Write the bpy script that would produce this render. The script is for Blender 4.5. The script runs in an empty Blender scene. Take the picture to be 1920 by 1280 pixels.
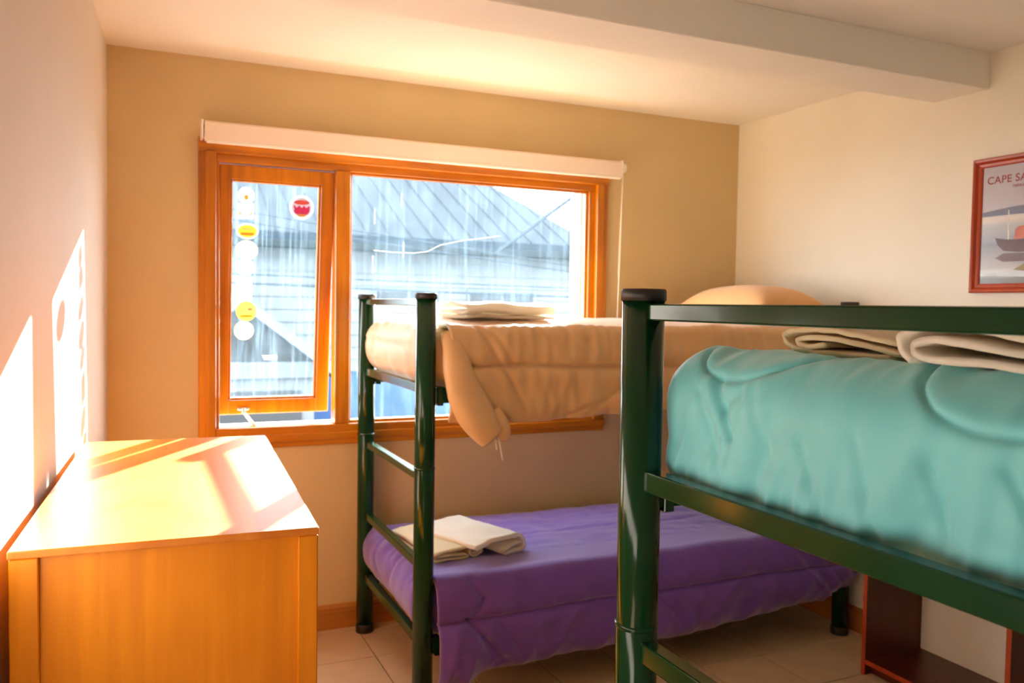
import bpy, bmesh, math, random
from mathutils import Vector, Matrix, noise
random.seed(7)
sc = bpy.context.scene
COL = sc.collection

# ---------------------------------------------------------------- camera
cam_d = bpy.data.cameras.new('camera')
cam = bpy.data.objects.new('camera', cam_d)
COL.objects.link(cam)
CAM = Vector((0.1091, -3.7866, 1.5))
YAW, PIT, ROL, FPX = 0.4228, -0.0429, -0.0156, 1563.57
_f = Vector((math.sin(YAW) * math.cos(PIT), math.cos(YAW) * math.cos(PIT), math.sin(PIT)))
_r = Vector((math.cos(YAW), -math.sin(YAW), 0))
_d = _f.cross(_r)
_c, _s = math.cos(ROL), math.sin(ROL)
R2 = _c * _r + _s * _d
D2 = -_s * _r + _c * _d
m = Matrix((R2, -D2, -_f)).transposed().to_4x4()
m.translation = CAM
cam.matrix_world = m
cam_d.sensor_width = 36.0
cam_d.lens = 36.0 * FPX / 1920.0
cam_d.clip_start = 0.02
cam_d.dof.use_dof = True
cam_d.dof.focus_distance = 1.5
cam_d.dof.aperture_fstop = 6.3
sc.camera = cam

# ---------------------------------------------------------------- world, sun, exposure
w = bpy.data.worlds.new('sky')
sc.world = w
w.use_nodes = True
bg = w.node_tree.nodes['Background']
bg.inputs['Color'].default_value = (0.90, 0.96, 1.0, 1)
bg.inputs['Strength'].default_value = 10.0
sun_d = bpy.data.lights.new('sun', 'SUN')
sun_d.energy = 60.0
sun_d.color = (1.0, 0.97, 0.92)
sun_d.angle = math.radians(0.6)
sun = bpy.data.objects.new('sun', sun_d)
COL.objects.link(sun)
EL, AZ = math.radians(16.2), math.radians(31.0)
SUN = Vector((-math.sin(AZ) * math.cos(EL), -math.cos(AZ) * math.cos(EL), -math.sin(EL)))
sun.rotation_euler = SUN.to_track_quat('-Z', 'Y').to_euler()
sun.location = (6, 8, 6)
sc.view_settings.view_transform = 'Standard'
sc.view_settings.look = 'None'
sc.view_settings.gamma = 1.0
sc.view_settings.use_curve_mapping = False
sc.view_settings.exposure = 0.5
sc.cycles.diffuse_bounces = 8
sc.cycles.max_bounces = 14
sc.cycles.transparent_max_bounces = 16
sc.cycles.caustics_reflective = False
sc.cycles.caustics_refractive = False

# ---------------------------------------------------------------- materials
def srgb(r, g, b):
    def f(c):
        c /= 255.0
        return c / 12.92 if c <= 0.04045 else ((c + 0.055) / 1.055) ** 2.4
    return (f(r), f(g), f(b), 1)

class NT:
    def __init__(self, name):
        self.m = bpy.data.materials.new(name)
        self.m.use_nodes = True
        self.t = self.m.node_tree
        self.b = self.t.nodes['Principled BSDF']
        self.out = self.t.nodes['Material Output']
    def n(self, typ, **kw):
        x = self.t.nodes.new(typ)
        for k, v in kw.items():
            if k in x.inputs: x.inputs[k].default_value = v
            else: setattr(x, k, v)
        return x
    def l(self, a, b): self.t.links.new(a, b)
    def coord(self, scale=(1, 1, 1)):
        tc = self.n('ShaderNodeTexCoord')
        mp = self.n('ShaderNodeMapping')
        mp.inputs['Scale'].default_value = scale
        self.l(tc.outputs['Object'], mp.inputs['Vector'])
        return mp.outputs['Vector']
    def ramp(self, src, stops):
        r = self.n('ShaderNodeValToRGB')
        e = r.color_ramp.elements
        e[0].position, e[0].color = stops[0]
        e[1].position, e[1].color = stops[-1]
        for p, c in stops[1:-1]:
            k = e.new(p); k.color = c
        self.l(src, r.inputs['Fac'])
        return r
    def bump(self, src, strength, dist=0.01):
        b = self.n('ShaderNodeBump')
        b.inputs['Strength'].default_value = strength
        b.inputs['Distance'].default_value = dist
        self.l(src, b.inputs['Height'])
        self.l(b.outputs['Normal'], self.b.inputs['Normal'])

def mul(c, k): return (min(c[0] * k, 1), min(c[1] * k, 1), min(c[2] * k, 1), 1)

def plain(name, col, rough=0.5, var=0.06, scale=6.0, bump=0.0, bscale=60.0, metallic=0.0, coat=0.0, sheen=0.0, spec=None):
    t = NT(name)
    v = t.coord((scale,) * 3)
    nz = t.n('ShaderNodeTexNoise', Scale=1.0, Detail=4.0)
    t.l(v, nz.inputs['Vector'])
    r = t.ramp(nz.outputs['Fac'], [(0.3, mul(col, 1 - var)), (0.7, mul(col, 1 + var))])
    t.l(r.outputs['Color'], t.b.inputs['Base Color'])
    t.b.inputs['Roughness'].default_value = rough
    t.b.inputs['Metallic'].default_value = metallic
    t.b.inputs['Coat Weight'].default_value = coat
    t.b.inputs['Sheen Weight'].default_value = sheen
    if spec is not None: t.b.inputs['Specular IOR Level'].default_value = spec
    if bump:
        v2 = t.coord((bscale,) * 3)
        n2 = t.n('ShaderNodeTexNoise', Scale=1.0, Detail=6.0)
        t.l(v2, n2.inputs['Vector'])
        t.bump(n2.outputs['Fac'], bump, 0.004)
    return t.m

def wood(name, dark, light, axis='z', rough=0.28, coat=0.4, scale=1.0, spec=0.5):
    t = NT(name)
    sc3 = {'x': (1.2, 22, 22), 'y': (22, 1.2, 22), 'z': (22, 22, 1.2)}[axis]
    v = t.coord(tuple(s * scale for s in sc3))
    nz = t.n('ShaderNodeTexNoise', Scale=1.0, Detail=5.0, Roughness=0.6, Distortion=0.6)
    t.l(v, nz.inputs['Vector'])
    v2 = t.coord((2.2, 2.2, 2.2))
    n2 = t.n('ShaderNodeTexNoise', Scale=1.0, Detail=3.0)
    t.l(v2, n2.inputs['Vector'])
    mx = t.n('ShaderNodeMath', operation='MULTIPLY_ADD')
    t.l(nz.outputs['Fac'], mx.inputs[0]); mx.inputs[1].default_value = 0.6
    m2 = t.n('ShaderNodeMath', operation='MULTIPLY')
    t.l(n2.outputs['Fac'], m2.inputs[0]); m2.inputs[1].default_value = 0.4
    t.l(m2.outputs[0], mx.inputs[2])
    mid = tuple((a + b) / 2 for a, b in zip(dark, light))
    r = t.ramp(mx.outputs[0], [(0.32, dark), (0.5, mid), (0.66, light)])
    t.l(r.outputs['Color'], t.b.inputs['Base Color'])
    t.b.inputs['Roughness'].default_value = rough
    t.b.inputs['Coat Weight'].default_value = coat
    t.b.inputs['Coat Roughness'].default_value = 0.15
    t.b.inputs['Specular IOR Level'].default_value = spec
    t.bump(nz.outputs['Fac'], 0.08, 0.002)
    return t.m

def fabric(name, col, rough=0.85, sheen=0.3, weave=420.0, var=0.08, spec=0.3, transl=0.0):
    t = NT(name)
    v = t.coord((3.0,) * 3)
    nz = t.n('ShaderNodeTexNoise', Scale=1.0, Detail=4.0)
    t.l(v, nz.inputs['Vector'])
    r = t.ramp(nz.outputs['Fac'], [(0.3, mul(col, 1 - var)), (0.7, mul(col, 1 + var))])
    t.l(r.outputs['Color'], t.b.inputs['Base Color'])
    t.b.inputs['Roughness'].default_value = rough
    t.b.inputs['Sheen Weight'].default_value = sheen
    t.b.inputs['Specular IOR Level'].default_value = spec
    v2 = t.coord((weave,) * 3)
    n2 = t.n('ShaderNodeTexNoise', Scale=1.0, Detail=2.0)
    t.l(v2, n2.inputs['Vector'])
    t.bump(n2.outputs['Fac'], 0.25, 0.0012)
    if transl:
        tl = t.n('ShaderNodeBsdfTranslucent'); t.l(r.outputs['Color'], tl.inputs['Color'])
        mx = t.n('ShaderNodeMixShader'); mx.inputs['Fac'].default_value = transl
        t.l(t.b.outputs[0], mx.inputs[1]); t.l(tl.outputs[0], mx.inputs[2]); t.l(mx.outputs[0], t.out.inputs['Surface'])
    return t.m

def glass_mat(name, haze, streak):
    t = NT(name)
    t.t.nodes.remove(t.b)
    tr = t.n('ShaderNodeBsdfTransparent')
    tr.inputs['Color'].default_value = (0.95, 0.98, 0.99, 1)
    gl = t.n('ShaderNodeBsdfGlossy', Roughness=0.02)
    tl = t.n('ShaderNodeBsdfTranslucent')
    tl.inputs['Color'].default_value = (0.55, 0.80, 1.0, 1)
    # grime: vertical streaks and small spots
    v = t.coord((60, 60, 3.0))
    nz = t.n('ShaderNodeTexNoise', Scale=1.0, Detail=3.0, Roughness=0.7)
    t.l(v, nz.inputs['Vector'])
    st = t.ramp(nz.outputs['Fac'], [(0.5, (0, 0, 0, 1)), (0.75, (1, 1, 1, 1))])
    v2 = t.coord((7, 7, 7))
    n2 = t.n('ShaderNodeTexNoise', Scale=1.0, Detail=4.0)
    t.l(v2, n2.inputs['Vector'])
    cl = t.ramp(n2.outputs['Fac'], [(0.35, (0.25, 0.25, 0.25, 1)), (0.7, (1, 1, 1, 1))])
    v3 = t.coord((26, 26, 26))
    vo = t.n('ShaderNodeTexVoronoi', Scale=1.0)
    t.l(v3, vo.inputs['Vector'])
    sp = t.ramp(vo.outputs['Distance'], [(0.06, (1, 1, 1, 1)), (0.11, (0, 0, 0, 1))])
    a = t.n('ShaderNodeMath', operation='MULTIPLY'); t.l(st.outputs['Color'], a.inputs[0]); a.inputs[1].default_value = streak
    b = t.n('ShaderNodeMath', operation='MULTIPLY_ADD'); t.l(cl.outputs['Color'], b.inputs[0]); b.inputs[1].default_value = haze; t.l(a.outputs[0], b.inputs[2])
    c0 = t.n('ShaderNodeMath', operation='MULTIPLY'); t.l(sp.outputs['Color'], c0.inputs[0]); t.l(n2.outputs['Fac'], c0.inputs[1])
    c = t.n('ShaderNodeMath', operation='MULTIPLY_ADD'); t.l(c0.outputs[0], c.inputs[0]); c.inputs[1].default_value = haze * 1.6; t.l(b.outputs[0], c.inputs[2])
    m1 = t.n('ShaderNodeMixShader'); t.l(c.outputs[0], m1.inputs['Fac']); t.l(tr.outputs[0], m1.inputs[1]); t.l(tl.outputs[0], m1.inputs[2])
    m2 = t.n('ShaderNodeMixShader'); m2.inputs['Fac'].default_value = 0.04; t.l(m1.outputs[0], m2.inputs[1]); t.l(gl.outputs[0], m2.inputs[2])
    t.l(m2.outputs[0], t.out.inputs['Surface'])
    return t.m

def sticker_mat(name, col):
    t = NT(name)
    t.t.nodes.remove(t.b)
    v = t.coord((40, 40, 40))
    nz = t.n('ShaderNodeTexNoise', Scale=1.0, Detail=3.0)
    t.l(v, nz.inputs['Vector'])
    r = t.ramp(nz.outputs['Fac'], [(0.3, mul(col, 0.94)), (0.7, mul(col, 1.05))])
    df = t.n('ShaderNodeBsdfDiffuse'); tl = t.n('ShaderNodeBsdfTranslucent')
    t.l(r.outputs['Color'], df.inputs['Color']); t.l(r.outputs['Color'], tl.inputs['Color'])
    mx = t.n('ShaderNodeMixShader'); mx.inputs['Fac'].default_value = 0.4
    t.l(df.outputs[0], mx.inputs[1]); t.l(tl.outputs[0], mx.inputs[2])
    t.l(mx.outputs[0], t.out.inputs['Surface'])
    return t.m

M = {}
M['wall_tan'] = plain('tan_wall_paint', srgb(211, 187, 140), 0.75, 0.03, 3.0, 0.12, 90)
M['wall_cream'] = plain('cream_wall_paint', srgb(234, 231, 216), 0.75, 0.02, 3.0, 0.12, 90)
M['wall_white'] = plain('white_wall_paint', srgb(222, 209, 196), 0.7, 0.02, 3.0, 0.15, 90)
M['ceiling'] = plain('white_ceiling_paint', srgb(240, 237, 231), 0.85, 0.02, 3.0, 0.1, 70)
M['grout'] = plain('dark_grout', srgb(84, 62, 46), 0.9, 0.1, 30)
M['ext_white'] = plain('white_exterior_paint', srgb(235, 232, 226), 0.6)
DK, LT = srgb(150, 82, 6), srgb(216, 136, 14)
M['ctop'] = wood('highlight_chest_top_wood', srgb(184, 96, 20), srgb(218, 130, 46), 'y', 0.4, 0.0, 0.5, 0.3)  # chest wood made less saturated: washed-out sun highlight put into the colour
for ax in 'xyz':
    M['wwood_' + ax] = wood('varnished_window_wood_' + ax, DK, LT, ax)
    M['cwood_' + ax] = wood('orange_chest_wood_' + ax, srgb(188, 100, 2), srgb(230, 138, 5), ax, 0.4, 0.05, 0.8, 0.3)
    M['shelf_' + ax] = wood('red_brown_shelf_wood_' + ax, srgb(62, 20, 11), srgb(100, 38, 21), ax, 0.35, 0.2)
    M['base_' + ax] = wood('honey_baseboard_wood_' + ax, srgb(150, 92, 34), srgb(190, 126, 54), ax, 0.4, 0.1)
M['shelf_edge'] = plain('red_shelf_edging', srgb(160, 62, 30), 0.45, 0.08, 30)
M['tile'] = plain('beige_ceramic_tile', srgb(198, 172, 138), 0.4, 0.06, 9.0, 0.03, 40)
M['green'] = plain('dark_green_gloss_paint', srgb(8, 52, 28), 0.14, 0.12, 10, 0.0, metallic=0.0, coat=0.0, spec=0.36)
M['cap'] = plain('black_plastic_cap', srgb(34, 30, 28), 0.45, 0.1, 20)
M['slat'] = wood('pale_slat_wood', srgb(150, 110, 64), srgb(190, 150, 96), 'y', 0.6, 0.0)
M['beige'] = fabric('beige_comforter_cloth', srgb(212, 168, 114), 0.45, 0.35, spec=0.5)
M['purple'] = fabric('purple_comforter_cloth', srgb(104, 70, 168), 0.8, 0.45)
M['turq'] = fabric('turquoise_comforter_cloth', srgb(106, 196, 206), 0.55, 0.4, spec=0.5)
M['pillow'] = fabric('peach_pillow_cloth', srgb(226, 176, 118), 0.85)
M['towel_white'] = fabric('white_towel_terry', srgb(240, 232, 218), 0.95, 0.5, 260, transl=0.25)
M['towel_cream'] = fabric('cream_towel_terry', srgb(232, 214, 176), 0.95, 0.5, 260, transl=0.25)
M['mattress'] = fabric('white_mattress_ticking', srgb(216, 206, 190), 0.9)
M['blind'] = plain('off_white_blind_fabric', srgb(244, 228, 214), 0.7, 0.02, 6, 0.06, 200)
M['blind_plastic'] = plain('white_blind_plastic', srgb(246, 240, 232), 0.4, 0.02)
M['cord'] = plain('white_cord', srgb(236, 220, 200), 0.7)
M['glass'] = glass_mat('dirty_window_glass', 0.010, 0.014)
M['sash_glass'] = glass_mat('streaky_sash_glass', 0.008, 0.022)
M['crack'] = sticker_mat('white_glass_crack', (0.9, 0.95, 1, 1))
M['metal'] = plain('bright_steel', srgb(200, 196, 190), 0.3, 0.05, 20, metallic=0.9)
M['frame_red'] = wood('red_picture_frame_wood', srgb(150, 44, 14), srgb(186, 66, 24), 'z', 0.3, 0.4)
M['lettering'] = plain('brown_print', srgb(150, 62, 50), 0.6)

# ---------------------------------------------------------------- mesh helpers
def finish(name, bm, mat, parent=None, smooth=False, loc=None):
    me = bpy.data.meshes.new(name)
    bmesh.ops.recalc_face_normals(bm, faces=bm.faces)
    bm.to_mesh(me); bm.free()
    if smooth:
        for p in me.polygons: p.use_smooth = True
    o = bpy.data.objects.new(name, me)
    if mat is not None: me.materials.append(mat)
    COL.objects.link(o)
    if parent is not None: o.parent = parent
    if loc is not None: o.location = loc
    return o

def add_box(bm, x0, x1, y0, y1, z0, z1, bev=0.0, seg=1):
    vs = [bm.verts.new((x, y, z)) for x in (x0, x1) for y in (y0, y1) for z in (z0, z1)]
    idx = [(0, 1, 3, 2), (4, 6, 7, 5), (0, 4, 5, 1), (2, 3, 7, 6), (0, 2, 6, 4), (1, 5, 7, 3)]
    fs = [bm.faces.new([vs[i] for i in q]) for q in idx]
    if bev:
        es = list({e for f in fs for e in f.edges})
        bmesh.ops.bevel(bm, geom=es, offset=bev, segments=seg, affect='EDGES', profile=0.5)
    return fs

def box(name, x0, x1, y0, y1, z0, z1, mat, parent=None, bev=0.0, seg=1, loc=None):
    bm = bmesh.new()
    add_box(bm, x0, x1, y0, y1, z0, z1, bev, seg)
    return finish(name, bm, mat, parent, loc=loc)

def add_lathe(bm, prof, cx=0, cy=0, n=28):
    """prof: list of (radius, z); closed top and bottom when radius 0."""
    rings = []
    for r, z in prof:
        if r < 1e-6: rings.append([bm.verts.new((cx, cy, z))])
        else: rings.append([bm.verts.new((cx + r * math.cos(2 * math.pi * k / n), cy + r * math.sin(2 * math.pi * k / n), z)) for k in range(n)])
    for a, b in zip(rings, rings[1:]):
        for k in range(n):
            k2 = (k + 1) % n
            if len(a) == 1 and len(b) == 1: continue
            if len(a) == 1: bm.faces.new((a[0], b[k], b[k2]))
            elif len(b) == 1: bm.faces.new((a[k], a[k2], b[0]))
            else: bm.faces.new((a[k], a[k2], b[k2], b[k]))

def add_tube(bm, pts, r, n=8):
    pts = [Vector(p) for p in pts]
    rings = []
    up = Vector((0, 0, 1))
    for i, p in enumerate(pts):
        t = (pts[min(i + 1, len(pts) - 1)] - pts[max(i - 1, 0)]).normalized()
        a = t.cross(up)
        if a.length < 1e-3: a = t.cross(Vector((1, 0, 0)))
        a.normalize(); b = t.cross(a).normalized()
        rr = r[i] if isinstance(r, (list, tuple)) else r
        rings.append([bm.verts.new(p + rr * (math.cos(2 * math.pi * k / n) * a + math.sin(2 * math.pi * k / n) * b)) for k in range(n)])
    for A, B in zip(rings, rings[1:]):
        for k in range(n): bm.faces.new((A[k], A[(k + 1) % n], B[(k + 1) % n], B[k]))
    bm.faces.new(rings[0]); bm.faces.new(list(reversed(rings[-1])))

def add_prism(bm, pts, axis, a0, a1):
    """polygon pts in the plane normal to axis, extruded a0..a1"""
    def P(p, a):
        return {'x': (a, p[0], p[1]), 'y': (p[0], a, p[1]), 'z': (p[0], p[1], a)}[axis]
    A = [bm.verts.new(P(p, a0)) for p in pts]; B = [bm.verts.new(P(p, a1)) for p in pts]
    n = len(pts)
    for i in range(n): bm.faces.new((A[i], A[(i + 1) % n], B[(i + 1) % n], B[i]))
    bm.faces.new(A); bm.faces.new(list(reversed(B)))

def tag(o, label=None, cat=None, group=None, kind=None):
    if label: o['label'] = label
    if cat: o['category'] = cat
    if group: o['group'] = group
    if kind: o['kind'] = kind
    return o

def empty(name, loc=(0, 0, 0), rz=0.0):
    o = bpy.data.objects.new(name, None)
    o.empty_display_size = 0.1
    COL.objects.link(o)
    o.location = loc; o.rotation_euler = (0, 0, rz)
    return o

def struct(o, label):
    o['kind'] = 'structure'; o['label'] = label
    return o

# ================================================================ THE ROOM
W, H, K = 3.188, 2.527, 0.05          # width at the back wall, ceiling height, skew of the left wall
YB = -4.75                             # wall behind the camera
def lx(y): return K * y

# floor: grout bed with tiles
floor = struct(box('floor', -0.5, W + 0.1, YB - 0.1, 0.1, -0.06, -0.004, M['grout']), 'beige tiled floor with thin dark grout lines')
TA, TB, TS = 1.0323, -0.3712, 0.3089
bm = bmesh.new(); add_box(bm, 0.0025, TS - 0.0025, 0.0025, TS - 0.0025, -0.008, 0.0, 0.0012)
t0 = finish('tile', bm, M['tile'], floor)
tmesh = t0.data
first = True
for i in range(-5, 7):
    for j in range(-15, 2):
        x, y = TA + i * TS, TB + j * TS
        if x + TS < lx(y) or x > W or y > 0 or y < YB: continue
        if first: t = t0; first = False
        else:
            t = t0.copy(); COL.objects.link(t); t.parent = floor
        t.location = (x, y, random.uniform(-0.0004, 0.0))

# window opening in the back wall (outer hole)
HX0, HX1, HZ0, HZ1 = 0.40, 2.285, 0.905, 2.145
bm = bmesh.new()
T = 0.16
xs = [-0.6, HX0, HX1, W + 0.2]; zs = [-0.06, HZ0, HZ1, H + 0.1]
for a in range(3):
    for b in range(3):
        if a == 1 and b == 1: continue
        add_box(bm, xs[a], xs[a + 1], 0, T, zs[b], zs[b + 1])
bmesh.ops.remove_doubles(bm, verts=bm.verts, dist=1e-5)
wb = struct(finish('wall_back', bm, M['wall_tan']), 'tan painted wall around the window')
bm = bmesh.new()
add_prism(bm, [(lx(YB - .1), YB - .1), (lx(0), 0), (lx(0) - 0.12, 0), (lx(YB - .1) - 0.12, YB - .1)], 'z', -0.06, H + 0.1)
struct(finish('wall_left', bm, M['wall_white']), 'white wall at the left with sunlight patches')
struct(box('wall_right', W, W + 0.12, YB - .1, 0, -0.06, H + 0.1, M['wall_cream']), 'cream wall at the right behind the framed poster')
struct(box('wall_front', -0.6, W + 0.12, YB - 0.1, YB, -0.06, H + 0.1, M['wall_cream']), 'cream wall behind the camera')
struct(box('ceiling', -0.6, W + 0.12, YB - 0.1, T, H, H + 0.1, M['ceiling']), 'white ceiling')
struct(box('ceiling_beam', -0.14, W, -1.5104, -1.259, 2.3836, H, M['ceiling'], bev=0.003), 'white boxed beam running across the ceiling')
# baseboards
def baseboard(name, label, pts, axis_mat):
    (xa, ya), (xb, yb), (nx, ny) = pts
    L = math.hypot(xb - xa, yb - ya)
    e = Vector(((xb - xa) / L, (yb - ya) / L, 0)); n = Vector((nx, ny, 0))
    prof = [(0, 0), (0.014, 0), (0.014, 0.078), (0.011, 0.09), (0.012, 0.096), (0.004, 0.112), (0, 0.114)]
    bm = bmesh.new(); R = []
    for s in (0, L):
        R.append([bm.verts.new(Vector((xa, ya, 0)) + e * s + n * p + Vector((0, 0, z))) for p, z in prof])
    k = len(prof)
    for i in range(k): bm.faces.new((R[0][i], R[0][(i + 1) % k], R[1][(i + 1) % k], R[1][i]))
    bm.faces.new(R[0]); bm.faces.new(list(reversed(R[1])))
    struct(finish(name, bm, axis_mat), label)
baseboard('baseboard_back', 'honey wood baseboard under the window wall', ((0.02, 0), (W - 0.014, 0), (0, -1)), M['base_x'])
baseboard('baseboard_right', 'honey wood baseboard along the cream wall', ((W, YB), (W, 0), (-1, 0)), M['base_y'])
baseboard('baseboard_left', 'honey wood baseboard behind the chest', ((lx(YB), YB), (lx(-0.02), -0.02), (0.9987, -0.05)), M['base_y'])

# ---------------------------------------------------------------- window
Z0, Z1 = 0.95, 2.095           # clear opening
XL0, XL1, XM0, XM1, XR = 0.432, 0.928, 0.928, 0.995, 2.236
YF0, YF1 = -0.004, 0.075       # frame depth
win = empty('window_1', (0, 0, 0)); struct(win, 'varnished orange wood window with a tilted vent sash and a large fixed pane')
def fpiece(name, x0, x1, z0, z1, ax, y0=YF0, y1=YF1, bev=0.004): return box(name, x0, x1, y0, y1, z0, z1, M['wwood_' + ax], win, bev, 2)
fpiece('jamb', HX0, XL0, Z0, Z1, 'z'); fpiece('jamb', XR, HX1, Z0, Z1, 'z')
fpiece('head', HX0, HX1, Z1, HZ1, 'x'); fpiece('sill', HX0, HX1, HZ0, Z0, 'x', -0.02)
fpiece('mullion', XM0, XM1, Z0, Z1, 'z', -0.012, 0.07)
# casing boards (proud, stepped)
CX0, CX1, CZ0, CZ1 = 0.346, 2.338, 0.858, 2.19
def casing(x0, x1, z0, z1, ax, side):
    bm = bmesh.new()
    add_box(bm, x0, x1, -0.022, 0.0, z0, z1, 0.003, 1)
    i = 0.026
    if side == 'l': add_box(bm, x0 + i, x1 + 0.012, -0.032, -0.004, z0, z1, 0.004, 2)
    if side == 'r': add_box(bm, x0 - 0.012, x1 - i, -0.032, -0.004, z0, z1, 0.004, 2)
    if side == 'b': add_box(bm, x0, x1, -0.032, -0.004, z0 + 0.022, z1 + 0.0, 0.004, 2)
    if side == 't': add_box(bm, x0, x1, -0.032, -0.004, z0 - 0.012, z1 - i, 0.004, 2)
    finish('casing_board', bm, M['wwood_' + ax], win)
casing(CX0, HX0 + .004, CZ0 + 0.058, CZ1 - 0.05, 'z', 'l'); casing(HX1 - .004, CX1, CZ0 + 0.058, CZ1 - 0.05, 'z', 'r')
casing(CX0, CX1, CZ0, HZ0 + .01, 'x', 'b'); casing(CX0, CX1, HZ1 - .005, CZ1, 'x', 't')
# stop beads round the fixed pane, painted outer reveal
for a in ((XM1, XR, Z0, Z0 + 0.012), (XM1, XR, Z1 - 0.012, Z1)):
    box('glazing_bead', a[0], a[1], 0.012, 0.026, a[2], a[3], M['wwood_x'], win, 0.002)
for a in ((XM1, XM1 + 0.012), (XR - 0.012, XR)):
    box('glazing_bead', a[0], a[1], 0.012, 0.026, Z0 + 0.012, Z1 - 0.012, M['wwood_z'], win, 0.002)
box('outer_reveal', XR - 0.004, HX1, 0.076, T + 0.03, Z0, Z1, M['ext_white'], win)
box('outer_reveal', HX0, XL0 + 0.002, 0.076, T + 0.03, Z0, Z1, M['ext_white'], win)
box('outer_sill', HX0, HX1, 0.076, T + 0.06, HZ0, Z0 - 0.012, M['ext_white'], win)
pane = box('pane', XM1 + 0.002, XR - 0.002, 0.028, 0.032, Z0 + 0.002, Z1 - 0.002, M['glass'], win)
# the long pale crack across the fixed pane
bm = bmesh.new()
ck = [(1.113, 1.747), (1.20, 1.742), (1.31, 1.742), (1.375, 1.752), (1.44, 1.786), (1.55, 1.812), (1.68, 1.832), (1.77, 1.848)]
pts = []
for (xa, za), (xb, zb) in zip(ck, ck[1:]):
    for k in range(4): pts.append((xa + (xb - xa) * k / 4, 0.027, za + (zb - za) * k / 4))
add_tube(bm, pts, 0.001, 5)
finish('crack', bm, M['crack'], pane)
for x, z0_, z1_ in ((1.244, 1.955, 2.02), (1.115, 1.87, 1.94), (1.255, 1.72, 1.79), (1.108, 1.64, 1.72)):
    box('paint_run', x, x + 0.0025, 0.0265, 0.0278, z0_, z1_, M['crack'], pane)

# vent sash: hinged at the top, swung out at the bottom
TH = math.radians(6.0)
SW0, SW1, SH = XL0 + 0.002, XL1 - 0.001, 1.105
bm = bmesh.new()
st, tp, bt = 0.046, 0.062, 0.066
add_box(bm, SW0, SW0 + st, 0, 0.042, -SH, 0, 0.004, 2)
add_box(bm, SW1 - 0.058, SW1, 0, 0.042, -SH, 0, 0.004, 2)
add_box(bm, SW0 + st - .002, SW1 - 0.056, 0, 0.042, -tp, 0, 0.004, 2)
add_box(bm, SW0 + st - .002, SW1 - 0.056, 0, 0.042, -SH, -SH + bt, 0.004, 2)
# inner bead
GX0, GX1, GZ0, GZ1 = SW0 + st, SW1 - 0.058, -SH + bt, -tp
add_box(bm, GX0, GX0 + 0.010, 0.008, 0.03, GZ0, GZ1, 0.003, 1); add_box(bm, GX1 - 0.010, GX1, 0.008, 0.03, GZ0, GZ1, 0.003, 1)
add_box(bm, GX0 + .01, GX1 - .01, 0.008, 0.03, GZ0, GZ0 + 0.010, 0.003, 1); add_box(bm, GX0 + .01, GX1 - .01, 0.008, 0.03, GZ1 - 0.010, GZ1, 0.003, 1)
sash = finish('sash', bm, M['wwood_z'], win)
sash.location = (0, 0.018, Z1 - 0.006); sash.rotation_euler = (TH, 0, 0)
box('pane', GX0 + 0.001, GX1 - 0.001, 0.018, 0.022, GZ0 + 0.001, GZ1 - 0.001, M['sash_glass'], sash)
bm = bmesh.new()
add_box(bm, 0.520, 0.570, -0.008, 0.0, -SH + 0.02, -SH + 0.032, 0.003); add_box(bm, 0.538, 0.552, -0.016, -0.006, -SH + 0.008, -SH + 0.034, 0.003)
finish('latch', bm, M['metal'], sash)
bm = bmesh.new()
add_tube(bm, [(0.548, -0.012, -SH + 0.012), (0.570, -0.06, -SH - 0.015), (0.600, -0.125, -SH - 0.045)], 0.0075, 8)
finish('stay_arm', bm, M['blind_plastic'], sash, True)
SASH_M = Matrix.Translation(sash.location) @ Matrix.Rotation(TH, 4, 'X')

# ---------------------------------------------------------------- roller blind
bl = empty('roller_blind', (0, -0.03, 2.16)); tag(bl, 'off-white roller blind rolled up above the window', 'blind')
bm = bmesh.new()
prof = []
for k in range(13):
    a = math.pi * (0.5 + k / 12 * 1.0)
    prof.append((-0.036 + 0.036 * math.cos(a), 0.046 + 0.040 * math.sin(a)))
front = [(-0.002, 0.086), (-0.052, 0.086), (-0.062, 0.078), (-0.064, 0.004), (-0.061, 0.0), (-0.056, 0.002), (-0.050, 0.02), (-0.002, 0.02)]
add_prism(bm, front, 'x', 0.366, 2.372)
finish('cassette', bm, M['blind'], bl)
box('bottom_bar', 0.372, 2.366, -0.066, -0.050, -0.006, 0.008, M['blind_plastic'], bl, 0.004, 2)
for x in (0.352, 2.374): box('end_bracket', x, x + 0.010, -0.062, 0.0, 0.01, 0.090, M['blind_plastic'], bl, 0.003)
box('bracket_pin', 0.3618, 0.3665, -0.04, -0.03, 0.058, 0.070, M['cap'], bl)
bm = bmesh.new()
add_lathe(bm, [(0, -.012), (0.022, -.012), (0.024, -.008), (0.024, .008), (0.022, .012), (0, .012)], n=20)
bmesh.ops.rotate(bm, verts=bm.verts, matrix=Matrix.Rotation(math.pi / 2, 3, 'Y'))
finish('drive_wheel', bm, M['blind_plastic'], bl, True, (2.396, -0.032, 0.055))
bm = bmesh.new()
pl = [(2.385, -0.05, 0.05)]
for k in range(21):
    s = k / 20; pl.append((2.386 - 0.030 * s + 0.004 * math.sin(3 * s), -0.05 - 0.01 * s, 0.04 - 0.98 * s))
add_tube(bm, pl, 0.0028, 6)
pl = []
for k in range(21):
    s = k / 20; pl.append((2.402 - 0.012 * s - 0.012 * math.sin(math.pi * s), -0.032, 0.04 - 0.98 * s))
add_tube(bm, pl, 0.0028, 6)
finish('pull_cord', bm, M['cord'], bl, True)

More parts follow.
